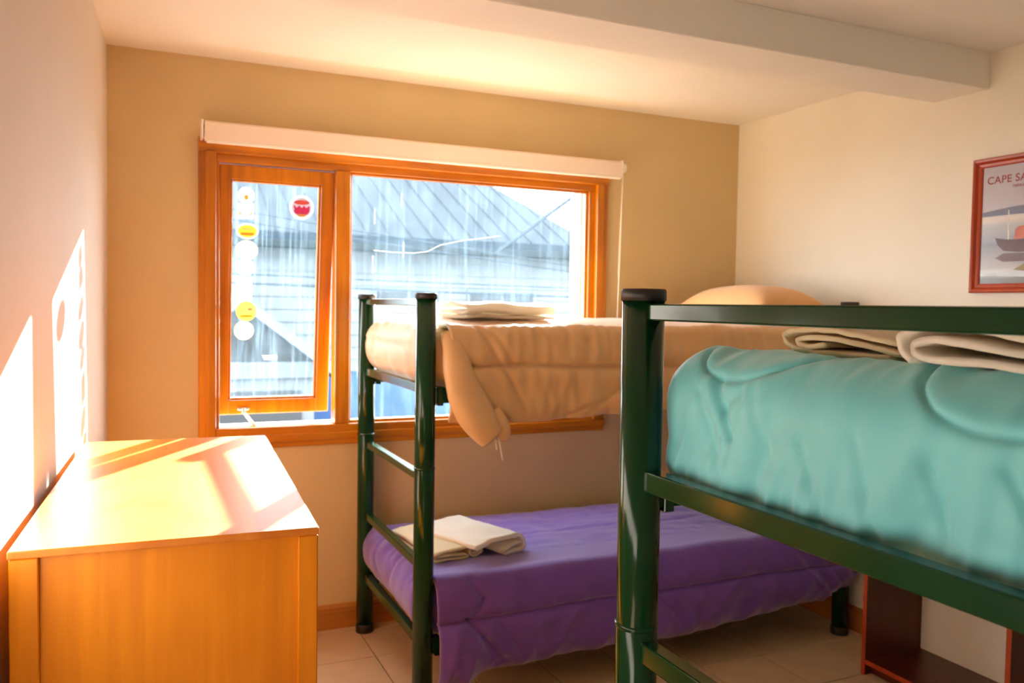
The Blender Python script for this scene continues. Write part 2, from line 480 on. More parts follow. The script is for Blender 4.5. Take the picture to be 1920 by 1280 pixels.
# ---------------------------------------------------------------- stickers on the sash glass
def ellipse(rx, rz, n=28, a0=0, a1=2 * math.pi):
    return [(rx * math.cos(a0 + (a1 - a0) * k / n), rz * math.sin(a0 + (a1 - a0) * k / n)) for k in range(n if abs(a1 - a0 - 2 * math.pi) < 1e-6 else n + 1)]
def sticker(x, z, shape, label, col, prints=(), name='window_sticker'):
    """x, z: position on the pane in the sash's own plane"""
    bm = bmesh.new(); add_prism(bm, shape, 'y', 0.0, 0.0006)
    o = finish(name, bm, col)
    o.matrix_world = SASH_M @ Matrix.Translation((x, 0.0172, z))
    tag(o, label, 'sticker', 'stickers on the vent sash glass')
    for i, (pname, pts, c, dx, dz) in enumerate(prints):
        bm = bmesh.new(); add_prism(bm, [(p[0] + dx, p[1] + dz) for p in pts], 'y', -0.0004 - 0.0003 * i, -0.0001 - 0.0003 * i)
        finish(pname, bm, c, o)
SW_ = sticker_mat('sticker_white', (0.92, 0.90, 0.86, 1)); SY = sticker_mat('sticker_yellow', srgb(250, 226, 130)); SO = sticker_mat('sticker_orange', srgb(244, 190, 104))
SP = sticker_mat('sticker_pink', srgb(232, 84, 150)); SB = sticker_mat('sticker_blue', srgb(206, 200, 214)); SC_ = sticker_mat('sticker_cream', srgb(252, 244, 206))
SR = sticker_mat('sticker_coral', srgb(240, 120, 110))
def rrect(a, b, r=0.006, n=5):
    out = []
    for cx_, cz_, s in ((a - r, b - r, 0), (-a + r, b - r, 1), (-a + r, -b + r, 2), (a - r, -b + r, 3)):
        for k in range(n + 1):
            t = math.pi / 2 * (s + k / n); out.append((cx_ + r * math.cos(t), cz_ + r * math.sin(t)))
    return out
def seal(cx, dz): return [(cx - .016, dz + .012), (cx - .010, dz - .012), (cx + .012, dz - .012), (cx + .014, dz + .008), (cx + .009, dz + .014), (cx + .004, dz + .006), (cx - .004, dz + .002), (cx - .010, dz + .012)]
# sash-plane heights (distance below the hinge line)
zt = lambda z: (z - (Z1 - 0.006)) / math.cos(TH)
XS = 0.548
sticker(XS - .001, zt(1.962), ellipse(.034, .036), 'round white sticker with a small orange mark, topmost on the vent sash glass', SW_, [('print_mark', ellipse(.010, .012), SO, 0.0, -0.008)])
sticker(XS - .003, zt(1.895), rrect(.034, .033), 'square white sticker second from the top on the vent sash glass', SW_, [('print_mark', [(-.028, .004), (-.016, -.016), (-.02, -.024), (-.03, -.008)], SO, 0, 0), ('print_mark', [(.028, .004), (.016, -.016), (.02, -.024), (.03, -.008)], SO, 0, 0)])
sticker(XS + .006, zt(1.808), ellipse(.046, .034), 'yellow oval sticker under the square white sticker on the sash', SC_, [('print_panel', ellipse(.040, .028), SY, 0, 0), ('print_band', rrect(.028, .006, .002), SO, 0, -.012), ('print_band', rrect(.022, .004, .002), SC_, 0, .010)])
sticker(XS + .004, zt(1.725), ellipse(.047, .042), 'large cream oval sticker right below the yellow oval sticker', SC_)
sticker(XS - .001, zt(1.650), ellipse(.042, .035), 'plain white oval sticker above the tall rectangular sticker', SW_)
sticker(XS - .004, zt(1.553), rrect(.033, .052, .004), 'tall pale yellow rectangular sticker in the sticker column', SC_)
sticker(XS + .006, zt(1.455), ellipse(.044, .044), 'round sticker with a golden lower half and yellow rim', SY, [('print_sky', ellipse(.038, .038, 20, 0.05, math.pi - .05), SW_, 0, 0), ('print_band', rrect(.026, .005, .002), SO, 0, -.022), ('print_patch', ellipse(.010, .006), SB, .016, .008)])
sticker(XS - .003, zt(1.368), ellipse(.042, .042), 'round cream sticker at the bottom of the sticker column', SC_)
sticker(0.787, zt(1.925), ellipse(.053, .053), 'round white sticker with a pink emblem at the upper right of the sash', SW_,
        [('print_sky', ellipse(.045, .045), SB, 0, 0), ('print_arc', ellipse(.034, .010), SR, 0, .022), ('print_emblem', seal(-.020, -.004), SP, 0, 0), ('print_emblem', seal(0.002, -.004), SP, 0, 0), ('print_emblem', seal(.022, -.004), SP, 0, 0), ('print_base', [(-.036, -.014), (.036, -.014), (.026, -.030), (-.026, -.030)], SP, 0, 0), ('print_arc', [(-.022, -.031), (.022, -.031), (.012, -.042), (-.012, -.042)], SO, 0, 0)])
sticker(0.655, zt(1.245), [(-.030, .010), (.036, .010), (.036, -.010), (-.018, -.010)], 'small white rectangular sticker low on the vent sash glass', SW_)

# ================================================================ OUTSIDE
struct(box('ground', -30, 40, 1.5, 60, -3.2, -3.0, plain('grey_street', (0.05, 0.05, 0.05, 1), 0.9)), 'grey street outside below the window')
M['roof'] = plain('blue_metal_roof', (0.002, 0.009, 0.018, 1), 0.9, 0.1, 1.2)
M['eave'] = plain('dark_grey_green_gutter', (0.005, 0.010, 0.013, 1), 0.9)
M['siding'] = plain('pale_siding', (0.098, 0.110, 0.120, 1), 0.9, 0.06, 2)
M['bluewall'] = plain('bright_blue_wall', (0.010, 0.045, 0.13, 1), 0.8)
M['gablegrey'] = plain('weathered_grey_boards', (0.016, 0.018, 0.020, 1), 0.9, 0.15, 5)
M['housewin'] = plain('dark_house_glass', (0.014, 0.017, 0.021, 1), 0.7)
M['trimwhite'] = plain('white_house_trim', (0.080, 0.094, 0.116, 1), 0.8)
M['brickred'] = plain('dark_red_brick', (0.030, 0.016, 0.016, 1), 0.8, 0.2, 8)
M['wire'] = plain('black_cable', (0.012, 0.022, 0.034, 1), 0.8)
house = empty('house', (4.0, 12.0, -3.0)); tag(house, 'pale house with blue metal roof across the street behind the glass', 'house')
def hb(name, x0, x1, y0, y1, z0, z1, mat, par=None, bev=0.0):
    return box(name, x0 - 4.0, x1 - 4.0, y0 - 12.0, y1 - 12.0, z0 + 3, z1 + 3, mat, par or house, bev)
hb('wall', -3, 8.6, 12.05, 17.6, 0.2, 2.6, M['siding'])
hb('lower_wall', -3, 8.6, 12.03, 17.6, -3.0, 0.2, M['bluewall'])
for k in range(10):
    bm = bmesh.new()
    za = 0.2 + k * 0.235
    add_prism(bm, [(11.99, za), (12.04, za), (12.04, za + 0.235), (12.02, za + 0.235)], 'x', -3, 8.62)
    o = finish('siding_board', bm, M['siding'], house); o.location = (-4, -12, 3)
hb('gutter', -3.3, 8.95, 11.50, 11.66, 2.47, 2.62, M['eave'], None, 0.02)
hb('soffit', -3.3, 8.9, 11.6, 12.1, 2.5, 2.56, M['eave'])
# hip roof
bm = bmesh.new()
E0, E1, RZ, EZ = 11.52, 18.0, 4.35, 2.76
v = [bm.verts.new(p) for p in ((-3.3, E0, EZ), (8.95, E0, EZ), (8.95, E1, EZ), (-3.3, E1, EZ), (-3.3, 14.8, RZ), (7.9, 14.8, RZ),
                               (-3.3, E0, EZ - .16), (8.95, E0, EZ - .16), (8.95, E1, EZ - .16), (-3.3, E1, EZ - .16))]
for q in ((0, 1, 5, 4), (1, 2, 5), (2, 3, 4, 5), (3, 0, 4), (0, 6, 7, 1), (1, 7, 8, 2), (2, 8, 9, 3), (3, 9, 6, 0), (6, 9, 8, 7)):
    bm.faces.new([v[i] for i in q])
rf = finish('roof', bm, M['roof'], house); rf.location = (-4, -12, 3)
sl = Vector((0, 14.8 - E0, RZ - EZ))
for k in range(28):
    x = -3.1 + k * 0.42
    s1 = 1.0 if x < 7.9 else max(0.05, (8.95 - x) / 1.05)
    bm = bmesh.new()
    a = Vector((x, E0, EZ + .012)); b = a + sl * s1
    add_tube(bm, [a, b], 0.010, 4)
    finish('roof_seam', bm, M['roof'], rf)
def hwin(x0, x1, z0, z1):
    f = hb('window', x0, x1, 11.95, 12.0, z0, z1, M['trimwhite'])
    n = 2
    wdt = (x1 - x0 - 0.1) / n
    for k in range(n):
        xa = x0 + 0.06 + k * wdt
        hb('pane', xa, xa + wdt - 0.06, 11.93, 11.96, z0 + 0.06, z1 - 0.06, M['housewin'], f).location = (0, 0, 0)
hwin(4.27, 5.69, 0.55, 1.80); hwin(6.19, 7.76, 0.55, 1.82); hwin(-1.2, 0.2, 0.55, 1.72)
# small porch gable in front
porch = empty('porch', (1.9, 9.6, -3.0)); tag(porch, 'small grey boarded gable porch low in the vent sash view', 'porch')
def pm(name, bm, mat): o = finish(name, bm, mat, porch); o.location = (-1.9, -9.6, 3.0); return o
bm = bmesh.new(); add_prism(bm, [(0.2, 0.55), (2.75, 0.55), (1.55, 1.46)], 'y', 9.62, 11.9); pm('gable', bm, M['gablegrey'])
for sgn in (-1, 1):
    bm = bmesh.new()
    A = (1.55, 1.62); B = (1.55 + sgn * 1.55, 0.44)
    add_prism(bm, [A, B, (B[0], B[1] - 0.2), (A[0], A[1] - 0.18)], 'y', 9.5, 11.95); pm('barge_board', bm, M['trimwhite'])
bm = bmesh.new(); add_box(bm, 0.15, 2.8, 9.6, 11.9, 0.3, 0.56, 0.01); pm('beam', bm, M['trimwhite'])
bm = bmesh.new(); add_box(bm, 0.2, 2.7, 9.7, 11.9, -3.0, 0.3); pm('wall', bm, M['siding'])
bm = bmesh.new(); add_box(bm, 0.6, 2.5, 9.66, 9.72, -0.6, 0.1); pm('window_glass', bm, M['housewin'])
fence = empty('street_fence', (1.6, 7.0, -3.0)); tag(fence, 'low dark fence at the street seen under the open sash', 'fence')
for k in range(9):
    box('fence_board', -1.2 + k * 0.28, -1.2 + k * 0.28 + 0.25, 0, 0.05, 0.3, 2.55 + 0.03 * (k % 2), M['brickred' if k > 4 else 'gablegrey'], fence)
box('fence_rail', -1.25, 1.3, 0.05, 0.10, 1.8, 1.9, M['gablegrey'], fence)
# overhead cables
def cable(x0, y0, z0, x1, y1, z1, sag, r, label):
    bm = bmesh.new()
    pts = []
    for k in range(17):
        s = k / 16
        pts.append((x0 + (x1 - x0) * s, y0 + (y1 - y0) * s, z0 + (z1 - z0) * s - sag * 4 * s * (1 - s)))
    add_tube(bm, pts, r, 6)
    tag(finish('power_cable', bm, M['wire'], None, True), label, 'cable', 'overhead cables outside')
cable(-2.0, 9.2, 3.3, 9.0, 9.2, 2.02, 0.05, 0.014, 'upper of two thin cables sloping down across the blue roof')
cable(-2.0, 9.2, 3.12, 9.0, 9.2, 1.93, 0.05, 0.014, 'lower of two thin cables sloping down across the blue roof')
cable(-3.0, 8.6, 2.02, 9.0, 8.6, 1.80, 0.05, 0.012, 'thin cable crossing the pale siding just under the eave')
cable(-3.0, 8.8, 1.90, 9.0, 8.8, 1.64, 0.04, 0.016, 'dark cable crossing the pale siding above the house windows')
cable(6.55, 11.5, 2.50, 11.1, 11.5, 5.75, 0.0, 0.045, 'thick dark cable slanting steeply up across the roof')

# ================================================================ CHEST
ch = empty('chest_of_drawers', (0.194, -1.643, 0.0), math.radians(-2.9))
tag(ch, 'orange varnished wooden chest of drawers in sunlight against the left wall', 'chest')
CD, CL, CH = 0.2525, 0.575, 1.08
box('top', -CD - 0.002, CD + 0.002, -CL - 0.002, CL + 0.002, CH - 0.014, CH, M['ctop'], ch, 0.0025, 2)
for (x, y, wx) in ((-CD, -CL, 0.044), (CD - 0.036, -CL, 0.036), (-CD, CL - 0.04, 0.044), (CD - 0.036, CL - 0.04, 0.036)):
    box('corner_post', x, x + wx, y, y + 0.04, 0.0, CH - 0.0142, M['cwood_z'], ch, 0.002, 1)
for y in (-CL + 0.010, CL - 0.022):
    box('side_panel', -CD + 0.044, CD - 0.036, y, y + 0.012, 0.06, CH - 0.0142, M['cwood_z'], ch)
    box('side_rail', -CD + 0.044, CD - 0.036, y + (0.0121 if y < 0 else -0.02), y + (0.032 if y < 0 else -0.0001), 0.06, 0.14, M['cwood_x'], ch)
box('back_panel', -CD + 0.008, -CD + 0.014, -CL + 0.04, CL - 0.04, 0.06, CH - 0.0142, M['cwood_z'], ch)
for k in range(5):
    z = 0.08 + k * 0.232
    box('drawer_rail', CD - 0.034, CD - 0.004, -CL + 0.04, CL - 0.04, z, z + 0.02, M['cwood_y'], ch)
for k in range(4):
    z = 0.104 + k * 0.232
    dr = box('drawer', CD - 0.03, CD + 0.006, -CL + 0.044, CL - 0.044, z, z + 0.204, M['cwood_y'], ch, 0.004, 2)
    for s in (-1, 1):
        bm = bmesh.new(); add_lathe(bm, [(0, 0.0), (0.008, 0.0), (0.008, 0.012), (0.017, 0.02), (0.015, 0.028), (0, 0.031)], n=16)
        bmesh.ops.rotate(bm, verts=bm.verts, matrix=Matrix.Rotation(math.pi / 2, 3, 'Y'))
        finish('knob', bm, M['cwood_z'], dr, True, (CD + 0.006, s * 0.28, z + 0.102))

# ================================================================ BUNK BEDS
BL, BW, PR = 2.035, 0.845, 0.0375     # post spacing along / across, post radius
def build_bunk(loc, label, rungs, jz, tz):
    b = empty('bunk_bed', loc); tag(b, label, 'bunk bed', 'green steel bunk beds')
    def post_mesh():
        bm = bmesh.new()
        add_lathe(bm, [(0, 0.012), (PR, 0.012), (PR, jz - .005), (PR - .001, jz - .003), (PR - .001, jz + .002), (PR, jz + .004), (PR, tz - .022), (0, tz - .022)])
        return bm
    meshes = {}
    for (x, y) in ((0, 0), (0, BW), (BL, 0), (BL, BW)):
        if 'post' in meshes:
            p = bpy.data.objects.new('post', meshes['post']); COL.objects.link(p); p.parent = b
        else:
            p = finish('post', post_mesh(), M['green'], b, False)
            for f in p.data.polygons: f.use_smooth = abs(f.normal.z) < 0.5
            meshes['post'] = p.data
        p.location = (x, y, 0)
        for nm, prof, mt in (('cap', [(0, tz - .022), (PR + .0025, tz - .022), (PR + .0025, tz - .005), (PR + .0005, tz - .001), (0, tz)], 'cap'),
                             ('joint_ring', [(PR - .0005, jz - .006), (PR + .0018, jz - .004), (PR + .0018, jz + .0025), (PR - .0005, jz + .0045)], 'green'),
                             ('foot', [(0, 0.0), (PR + .0015, 0.0), (PR + .0025, 0.004), (PR + .0025, 0.034), (PR, 0.038)], 'cap')):
            if nm in meshes:
                c = bpy.data.objects.new(nm, meshes[nm]); COL.objects.link(c); c.parent = p
            else:
                bm = bmesh.new(); add_lathe(bm, prof); c = finish(nm, bm, M[mt], p)
                for f in c.data.polygons: f.use_smooth = abs(f.normal.z) < 0.5
                meshes[nm] = c.data
    # end rungs on both ends (ladder end is the left one)
    for x in (0, BL):
        for (z0, z1) in rungs:
            box('rung', x - 0.015, x + 0.015, PR - 0.004, BW - PR + 0.004, z0, z1, M['green'], b, 0.003, 2)
    for y in (0, BW):
        for (z0, z1) in ((1.143, 1.200), (0.225, 0.282)):
            box('side_rail', PR - 0.004, BL - PR + 0.004, y - 0.014, y + 0.014, z0, z1, M['green'], b, 0.003, 2)
            for xb in (PR + 0.004, BL - PR - 0.026):
                box('bracket', xb, xb + 0.022, y - 0.019, y + 0.019, z0 - 0.008, z1 + 0.004, M['green'], b, 0.002)
    for z in (1.176, 0.258):
        for k in range(9):
            x = 0.14 + k * (BL - 0.28) / 8
            box('slat', x - 0.035, x + 0.035, 0.014, BW - 0.014, z - 0.012, z + 0.004, M['slat'], b, 0.002)
    return b
FBX, FBY = 1.055, -0.930              # far bed: ladder end, front side
NBX, NBY = 0.925, -3.382              # near bed
build_bunk((FBX, FBY, 0), 'dark green steel bunk bed under the window with beige and purple bedding', ((1.494, 1.520), (1.178, 1.211), (0.856, 0.884), (0.530, 0.562), (0.245, 0.282)), 0.910, 1.542)
build_bunk((NBX, NBY, 0), 'dark green steel bunk bed in the foreground carrying the turquoise comforter', ((1.478, 1.507), (1.181, 1.217), (0.878, 0.915), (0.530, 0.562), (0.245, 0.282)), 0.935, 1.534)

# ---------------------------------------------------------------- bedding
def nz(x, y, z=0.0): return noise.noise(Vector((x, y, z)))
def ridge(x, y, z=0.0):
    return 1.0 - abs(noise.noise(Vector((x, y, z)))) * 2.0
def seg_dist(p, a, b):
    ax, ay = a; bx, by = b; px, py = p
    dx, dy = bx - ax, by - ay
    t = max(0, min(1, ((px - ax) * dx + (py - ay) * dy) / (dx * dx + dy * dy + 1e-12)))
    return math.hypot(px - ax - t * dx, py - ay - t * dy)
def poly_dist(p, pts): return min(seg_dist(p, a, b) for a, b in zip(pts, pts[1:]))

def rounded_body(bm, x0, x1, y0, y1, z0, z1, r, disp, step=0.014, fine=None, full=0.0):
    """closed rounded box built from a gridded box; disp(pos, normal) -> offset along the normal"""
    cx, cy, cz = (x0 + x1) / 2, (y0 + y1) / 2, (z0 + z1) / 2
    hx, hy, hz = (x1 - x0) / 2, (y1 - y0) / 2, (z1 - z0) / 2
    r = min(r, hz * 0.98)
    def coords(h):
        n = max(6, int(2 * h / step)); return [-h + 2 * h * k / n for k in range(n + 1)]
    X, Y, Zs = coords(hx), coords(hy), coords(hz)
    if fine:      # finer grid on the ladder end
        X = [-hx + fine * k for k in range(int(0.2 / fine))]; X += [X[-1] + (hx - X[-1]) * k / int((hx - X[-1]) / 0.02) for k in range(1, int((hx - X[-1]) / 0.02) + 1)]
        Y = [-hy + 2 * hy * k / int(2 * hy / fine) for k in range(int(2 * hy / fine) + 1)]
        Zs = [-hz + 2 * hz * k / int(2 * hz / fine) for k in range(int(2 * hz / fine) + 1)]
    cache = {}
    def vert(x, y, z):
        k = (round(x, 5), round(y, 5), round(z, 5))
        if k in cache: return cache[k]
        ix, iy, iz = max(-hx + r, min(hx - r, x)), max(-hy + r, min(hy - r, y)), max(-hz + r, min(hz - r, z))
        d = Vector((x - ix, y - iy, z - iz))
        n = d.normalized() if d.length > 1e-6 else Vector((0, 0, 1))
        p = Vector((ix, iy, iz)) + n * r + Vector((cx, cy, cz))
        if n.z < 0 and full: p = p + n * (full * r * (2 * abs(n.z) * math.sqrt(max(0, 1 - n.z * n.z))) ** 1.5)
        p = p + n * disp(p, n)
        cache[k] = bm.verts.new(p); return cache[k]
    def grid(A, B, f):
        for a0, a1 in zip(A, A[1:]):
            for b0, b1 in zip(B, B[1:]):
                bm.faces.new((vert(*f(a0, b0)), vert(*f(a1, b0)), vert(*f(a1, b1)), vert(*f(a0, b1))))
    for s in (-1, 1):
        grid(X, Y, lambda a, b: (a, b, s * hz))
        grid(X, Zs, lambda a, b: (a, s * hy, b))
        grid(Y, Zs, lambda a, b: (s * hx, a, b))

def drape(bm, xa, xb, ytop, ztop, yface, hem, r, disp, thick=0.016, step=0.0085, flare=None, head=0.16):
    """sheet that lies on the top edge and hangs down the front face. hem(x) -> z of the lower edge; disp(x, s) with s = distance down from the crest"""
    nx = int((xb - xa) / step)
    prof_head = 8; prof_arc = 8; prof_fall = 62
    outer, inner = [], []
    for i in range(nx + 1):
        x = xa + (xb - xa) * i / nx
        zh = hem(x)
        co, ci = [], []
        P = []
        for k in range(prof_head): 
            y = yface + r + head * (1 - k / prof_head); P.append((Vector((x, y, ztop)), Vector((0, 0, 1)), -(y - yface)))
        for k in range(prof_arc + 1):
            a = math.pi / 2 * k / prof_arc
            P.append((Vector((x, yface + r - r * math.sin(a), ztop - r + r * math.cos(a))), Vector((0, -math.sin(a), math.cos(a))), r * a))
        L = (ztop - r) - zh
        for k in range(1, prof_fall + 1):
            s = k / prof_fall
            P.append((Vector((x, yface, ztop - r - L * s)), Vector((0, -1, 0)), r * math.pi / 2 + L * s))
        for j, (p, n, s) in enumerate(P):
            d = disp(x, s, L + r)
            fade = min(1.0, j / prof_head)
            co.append(p + n * (d * (0.3 + 0.7 * fade) + 0.004 * fade))
            t = thick * (1.0 if j < len(P) - 3 else (0.85, 0.6, 0.2)[j - len(P) + 3])
            ci.append(p + n * (d * (0.3 + 0.7 * fade) + 0.004 * fade - t))
        outer.append([bm.verts.new(p) for p in co]); inner.append([bm.verts.new(p) for p in ci])
    m_ = len(outer[0])
    for i in range(nx):
        for j in range(m_ - 1):
            bm.faces.new((outer[i][j], outer[i + 1][j], outer[i + 1][j + 1], outer[i][j + 1]))
            bm.faces.new((inner[i][j + 1], inner[i + 1][j + 1], inner[i + 1][j], inner[i][j]))
        bm.faces.new((outer[i][-1], outer[i + 1][-1], inner[i + 1][-1], inner[i][-1]))
    for col in (0, nx):
        for j in range(m_ - 1):
            q = (outer[col][j], outer[col][j + 1], inner[col][j + 1], inner[col][j])
            bm.faces.new(q if col == 0 else tuple(reversed(q)))

def fold_lobe(bm, path, rads, squash=0.5, nseg=18, seed=0, open_end=True):
    """puffy hanging corner of a comforter: ellipse sections along a path"""
    path = [Vector(p) for p in path]
    rings = []
    for i, p in enumerate(path):
        t = (path[min(i + 1, len(path) - 1)] - path[max(i - 1, 0)]).normalized()
        b = Vector((0, 1, 0)); a = t.cross(b).normalized(); b = a.cross(t).normalized()
        ring = []
        for k in range(nseg):
            th = 2 * math.pi * k / nseg
            rr = rads[i] * (1 + 0.10 * nz(math.cos(th) * 1.4 + seed, math.sin(th) * 1.4, i * 0.30))
            ring.append(bm.verts.new(p + a * rr * math.cos(th) + b * rr * squash * math.sin(th)))
        rings.append(ring)
    for A, B in zip(rings, rings[1:]):
        for k in range(nseg): bm.faces.new((A[k], A[(k + 1) % nseg], B[(k + 1) % nseg], B[k]))
    bm.faces.new(list(reversed(rings[0])))
    if open_end:   # rolled-in mouth
        p = path[-1]; t = (path[-1] - path[-2]).normalized()
        last = rings[-1]
        for sc_, dep in ((0.86, 0.006), (0.7, -0.012), (0.5, -0.04), (0.25, -0.05)):
            new = [bm.verts.new(p + (v.co - p) * sc_ + t * dep) for v in rings[-1]]
            for k in range(nseg): bm.faces.new((last[k], last[(k + 1) % nseg], new[(k + 1) % nseg], new[k]))
            last = new
        bm.faces.new(last)
    else: bm.faces.new(rings[-1])

def catmull(pts, n):
    out = []
    P = [pts[0]] + list(pts) + [pts[-1]]
    for i in range(1, len(P) - 2):
        for k in range(n):
            t = k / n
            out.append(tuple(0.5 * ((2 * P[i][c]) + (-P[i-1][c] + P[i+1][c]) * t + (2*P[i-1][c] - 5*P[i][c] + 4*P[i+1][c] - P[i+2][c]) * t*t + (-P[i-1][c] + 3*P[i][c] - 3*P[i+1][c] + P[i+2][c]) * t**3) for c in range(len(pts[0]))))
    out.append(tuple(pts[-1]))
    return out

# --- beige comforter, far upper bunk
def d_beige(p, n):
    x, y, z = p
    w_ = 0.004 * nz(x * 7, y * 7, 1.3) + 0.003 * nz(x * 19, y * 15, z * 6)
    if n.z > 0.3: w_ += 0.034 * n.z * max(0, 1 - ((y + 0.45) / 0.45) ** 2)
    if n.x < -0.5:
        w_ += 0.008 * nz(y * 11 + z * 3, z * 2.2, 5)
        w_ += 0.020 * (1 - ((z - 1.325) / 0.13) ** 2)
    return w_
bm = bmesh.new()
rounded_body(bm, 1.055, 3.06, -0.945, -0.055, 1.183, 1.413, 0.105, d_beige, 0.012)
SEAM_B = 0.175
def d_bdrape(x, s, L):
    u = max(0.0, s) / 0.37
    w_ = 0.010 * nz(x * 5, s * 3, 2.0)
    w_ += 0.011 * u * ridge(x * 9 + s * 3.5, s * 1.6, 7.1) + 0.006 * u * nz(x * 24 - s * 9, s * 5, 3)
    w_ += 0.004 * ridge(x * 22, s * 3, 1)
    dd = abs(s - SEAM_B - 0.012 * nz(x * 3, 0.5))
    w_ -= 0.017 * math.exp(-(dd / 0.007) ** 2)
    w_ += 0.012 * math.exp(-((dd - 0.045) / 0.04) ** 2)
    # diagonal creases near the ladder end
    for (x0, s0, x1, s1, dp) in ((1.24, 0.02, 1.44, 0.34, 0.011), (1.30, 0.03, 1.38, 0.17, 0.008), (1.75, 0.32, 1.62, 0.37, 0.008), (1.95, 0.2, 1.70, 0.37, 0.007)):
        w_ -= dp * math.exp(-(seg_dist((x, s), (x0, s0), (x1, s1)) / 0.011) ** 2)
    s_hem = max(0.0, 1 - (L - s) / 0.05)
    return w_ - 0.014 * s_hem ** 2 + 0.012 * u
hem_b = lambda x: 1.068 + 0.012 * nz(x * 3.1, 4) + 0.006 * nz(x * 11, 2) + 0.02 * max(0, min(1, (x - 1.75) / 0.25))
drape(bm, 1.135, 3.05, -0.9, 1.422, -0.968, hem_b, 0.05, d_bdrape)
beige = tag(finish('comforter', bm, M['beige'], None, True), 'beige quilted comforter hanging over the front of the upper bunk under the window', 'comforter', 'bed comforters')
bm = bmesh.new()
path = catmull([(1.140, -0.945, 1.40), (1.150, -0.985, 1.32), (1.172, -1.0, 1.21), (1.222, -1.008, 1.10), (1.283, -1.012, 1.022)], 6)
rd = [r[0] for r in catmull([(0.034,), (0.048,), (0.062,), (0.068,), (0.052,)], 6)]
fold_lobe(bm, path, rd, 0.5, 22, 3)
finish('corner_fold', bm, M['beige'], beige, True)
bm = bmesh.new()
fold_lobe(bm, catmull([(1.30, -0.992, 1.12), (1.325, -1.0, 1.06), (1.330, -1.0, 1.012)], 5), [r[0] for r in catmull([(0.02,), (0.034,), (0.030,)], 5)], 0.6, 16, 8)
finish('corner_fold', bm, M['beige'], beige, True)
bm = bmesh.new()
for dx, dz, ln in ((0.0, 0, 0.045), (0.010, 0, 0.085)):
    add_tube(bm, [(1.298 + dx, -1.012, 1.02), (1.300 + dx * 1.5, -1.012, 1.0), (1.304 + dx * 2.4, -1.012, 1.02 - ln)], 0.0035, 6)
finish('tie_ribbon', bm, M['towel_white'], beige, True)

# --- purple comforter, far lower bunk
def d_purple(p, n):
    x, y, z = p
    w_ = 0.006 * nz(x * 5, y * 6, 1.3) + 0.004 * nz(x * 13, y * 17, z * 6)
    if n.z > 0.5:
        dd = abs(y + 0.80 - 0.02 * nz(x * 3, 1)); w_ -= 0.010 * math.exp(-(dd / 0.008) ** 2)
        dd = abs(y + 0.50 - 0.02 * nz(x * 2.4, 3)); w_ -= 0.008 * math.exp(-(dd / 0.010) ** 2)
        w_ += 0.005 * nz(x * 4, y * 14 + x * 2, 4) + 0.004 * ridge(x * 9, y * 6 + x, 14)
    if n.x < -0.5:
        w_ += 0.006 * nz(y * 7 + z * 4, z * 3, 5) + 0.020 * (1 - ((z - 0.40) / 0.14) ** 2)
        dd = abs(math.hypot(y + 0.45, (z - 0.48)) - 0.13); w_ -= 0.008 * math.exp(-(dd / 0.008) ** 2)
    return w_
bm = bmesh.new()
rounded_body(bm, 1.05, 3.09, -0.945, -0.05, 0.268, 0.492, 0.10, d_purple)
def d_pdrape(x, s, L):
    u = max(0.0, s) / 0.37
    w_ = 0.008 * nz(x * 4, s * 3, 12.0) + 0.010 * u * 1.4 * ridge(x * 7 + s * 4, s * 2.0, 17.1) + 0.005 * u * nz(x * 21 - s * 11, s * 6, 13)
    if x > 2.5: w_ += 0.010 * ridge(x * 16 - s * 14, s * 3, 3) * min(1, (x - 2.5) / 0.3)
    dd = abs(s - 0.185 - 0.012 * nz(x * 2, 8.5))
    w_ -= 0.014 * math.exp(-(dd / 0.007) ** 2) - 0.009 * math.exp(-((dd - 0.045) / 0.04) ** 2)
    for (x0, s0, x1, s1, dp) in ((1.21, 0.19, 1.36, 0.36, 0.020), (1.28, 0.12, 1.22, 0.20, 0.012), (1.26, 0.26, 1.33, 0.37, 0.012), (1.33, 0.21, 1.44, 0.35, 0.009), (2.02, 0.2, 2.12, 0.29, 0.006), (1.23, 0.05, 1.27, 0.12, 0.008)):
        w_ -= dp * math.exp(-(seg_dist((x, s), (x0, s0), (x1, s1)) / 0.012) ** 2)
    s_hem = max(0.0, 1 - (L - s) / 0.05)
    fl = math.exp(-((x - 1.16) / 0.085) ** 2)
    w_ += fl * 0.055 * max(0.0, min(1, (s - 0.17) / 0.12)) ** 0.8 + 0.012 * fl * u * nz(x * 22 + s * 5, s * 3, 31)
    w_ -= 0.03 * math.exp(-((x - 1.15) / 0.02) ** 2) * max(0.0, (s - 0.33) / 0.06) ** 1.5
    return w_ - 0.016 * s_hem ** 2 + 0.016 * u
def hem_p(x):
    return 0.142 - 0.050 * math.exp(-((x - 1.15) / 0.085) ** 2) + 0.010 * nz(x * 3.1, 14) + 0.005 * nz(x * 11, 12) + 0.045 * max(0, min(1, (x - 2.4) / 0.4)) + 0.05 * max(0, min(1, (x - 2.95) / 0.15))
drape(bm, 1.094, 3.12, -0.9, 0.502, -0.972, hem_p, 0.06, d_pdrape)
purple = tag(finish('comforter', bm, M['purple'], None, True), 'purple quilted comforter spread over the lower bunk under the window', 'comforter', 'bed comforters')
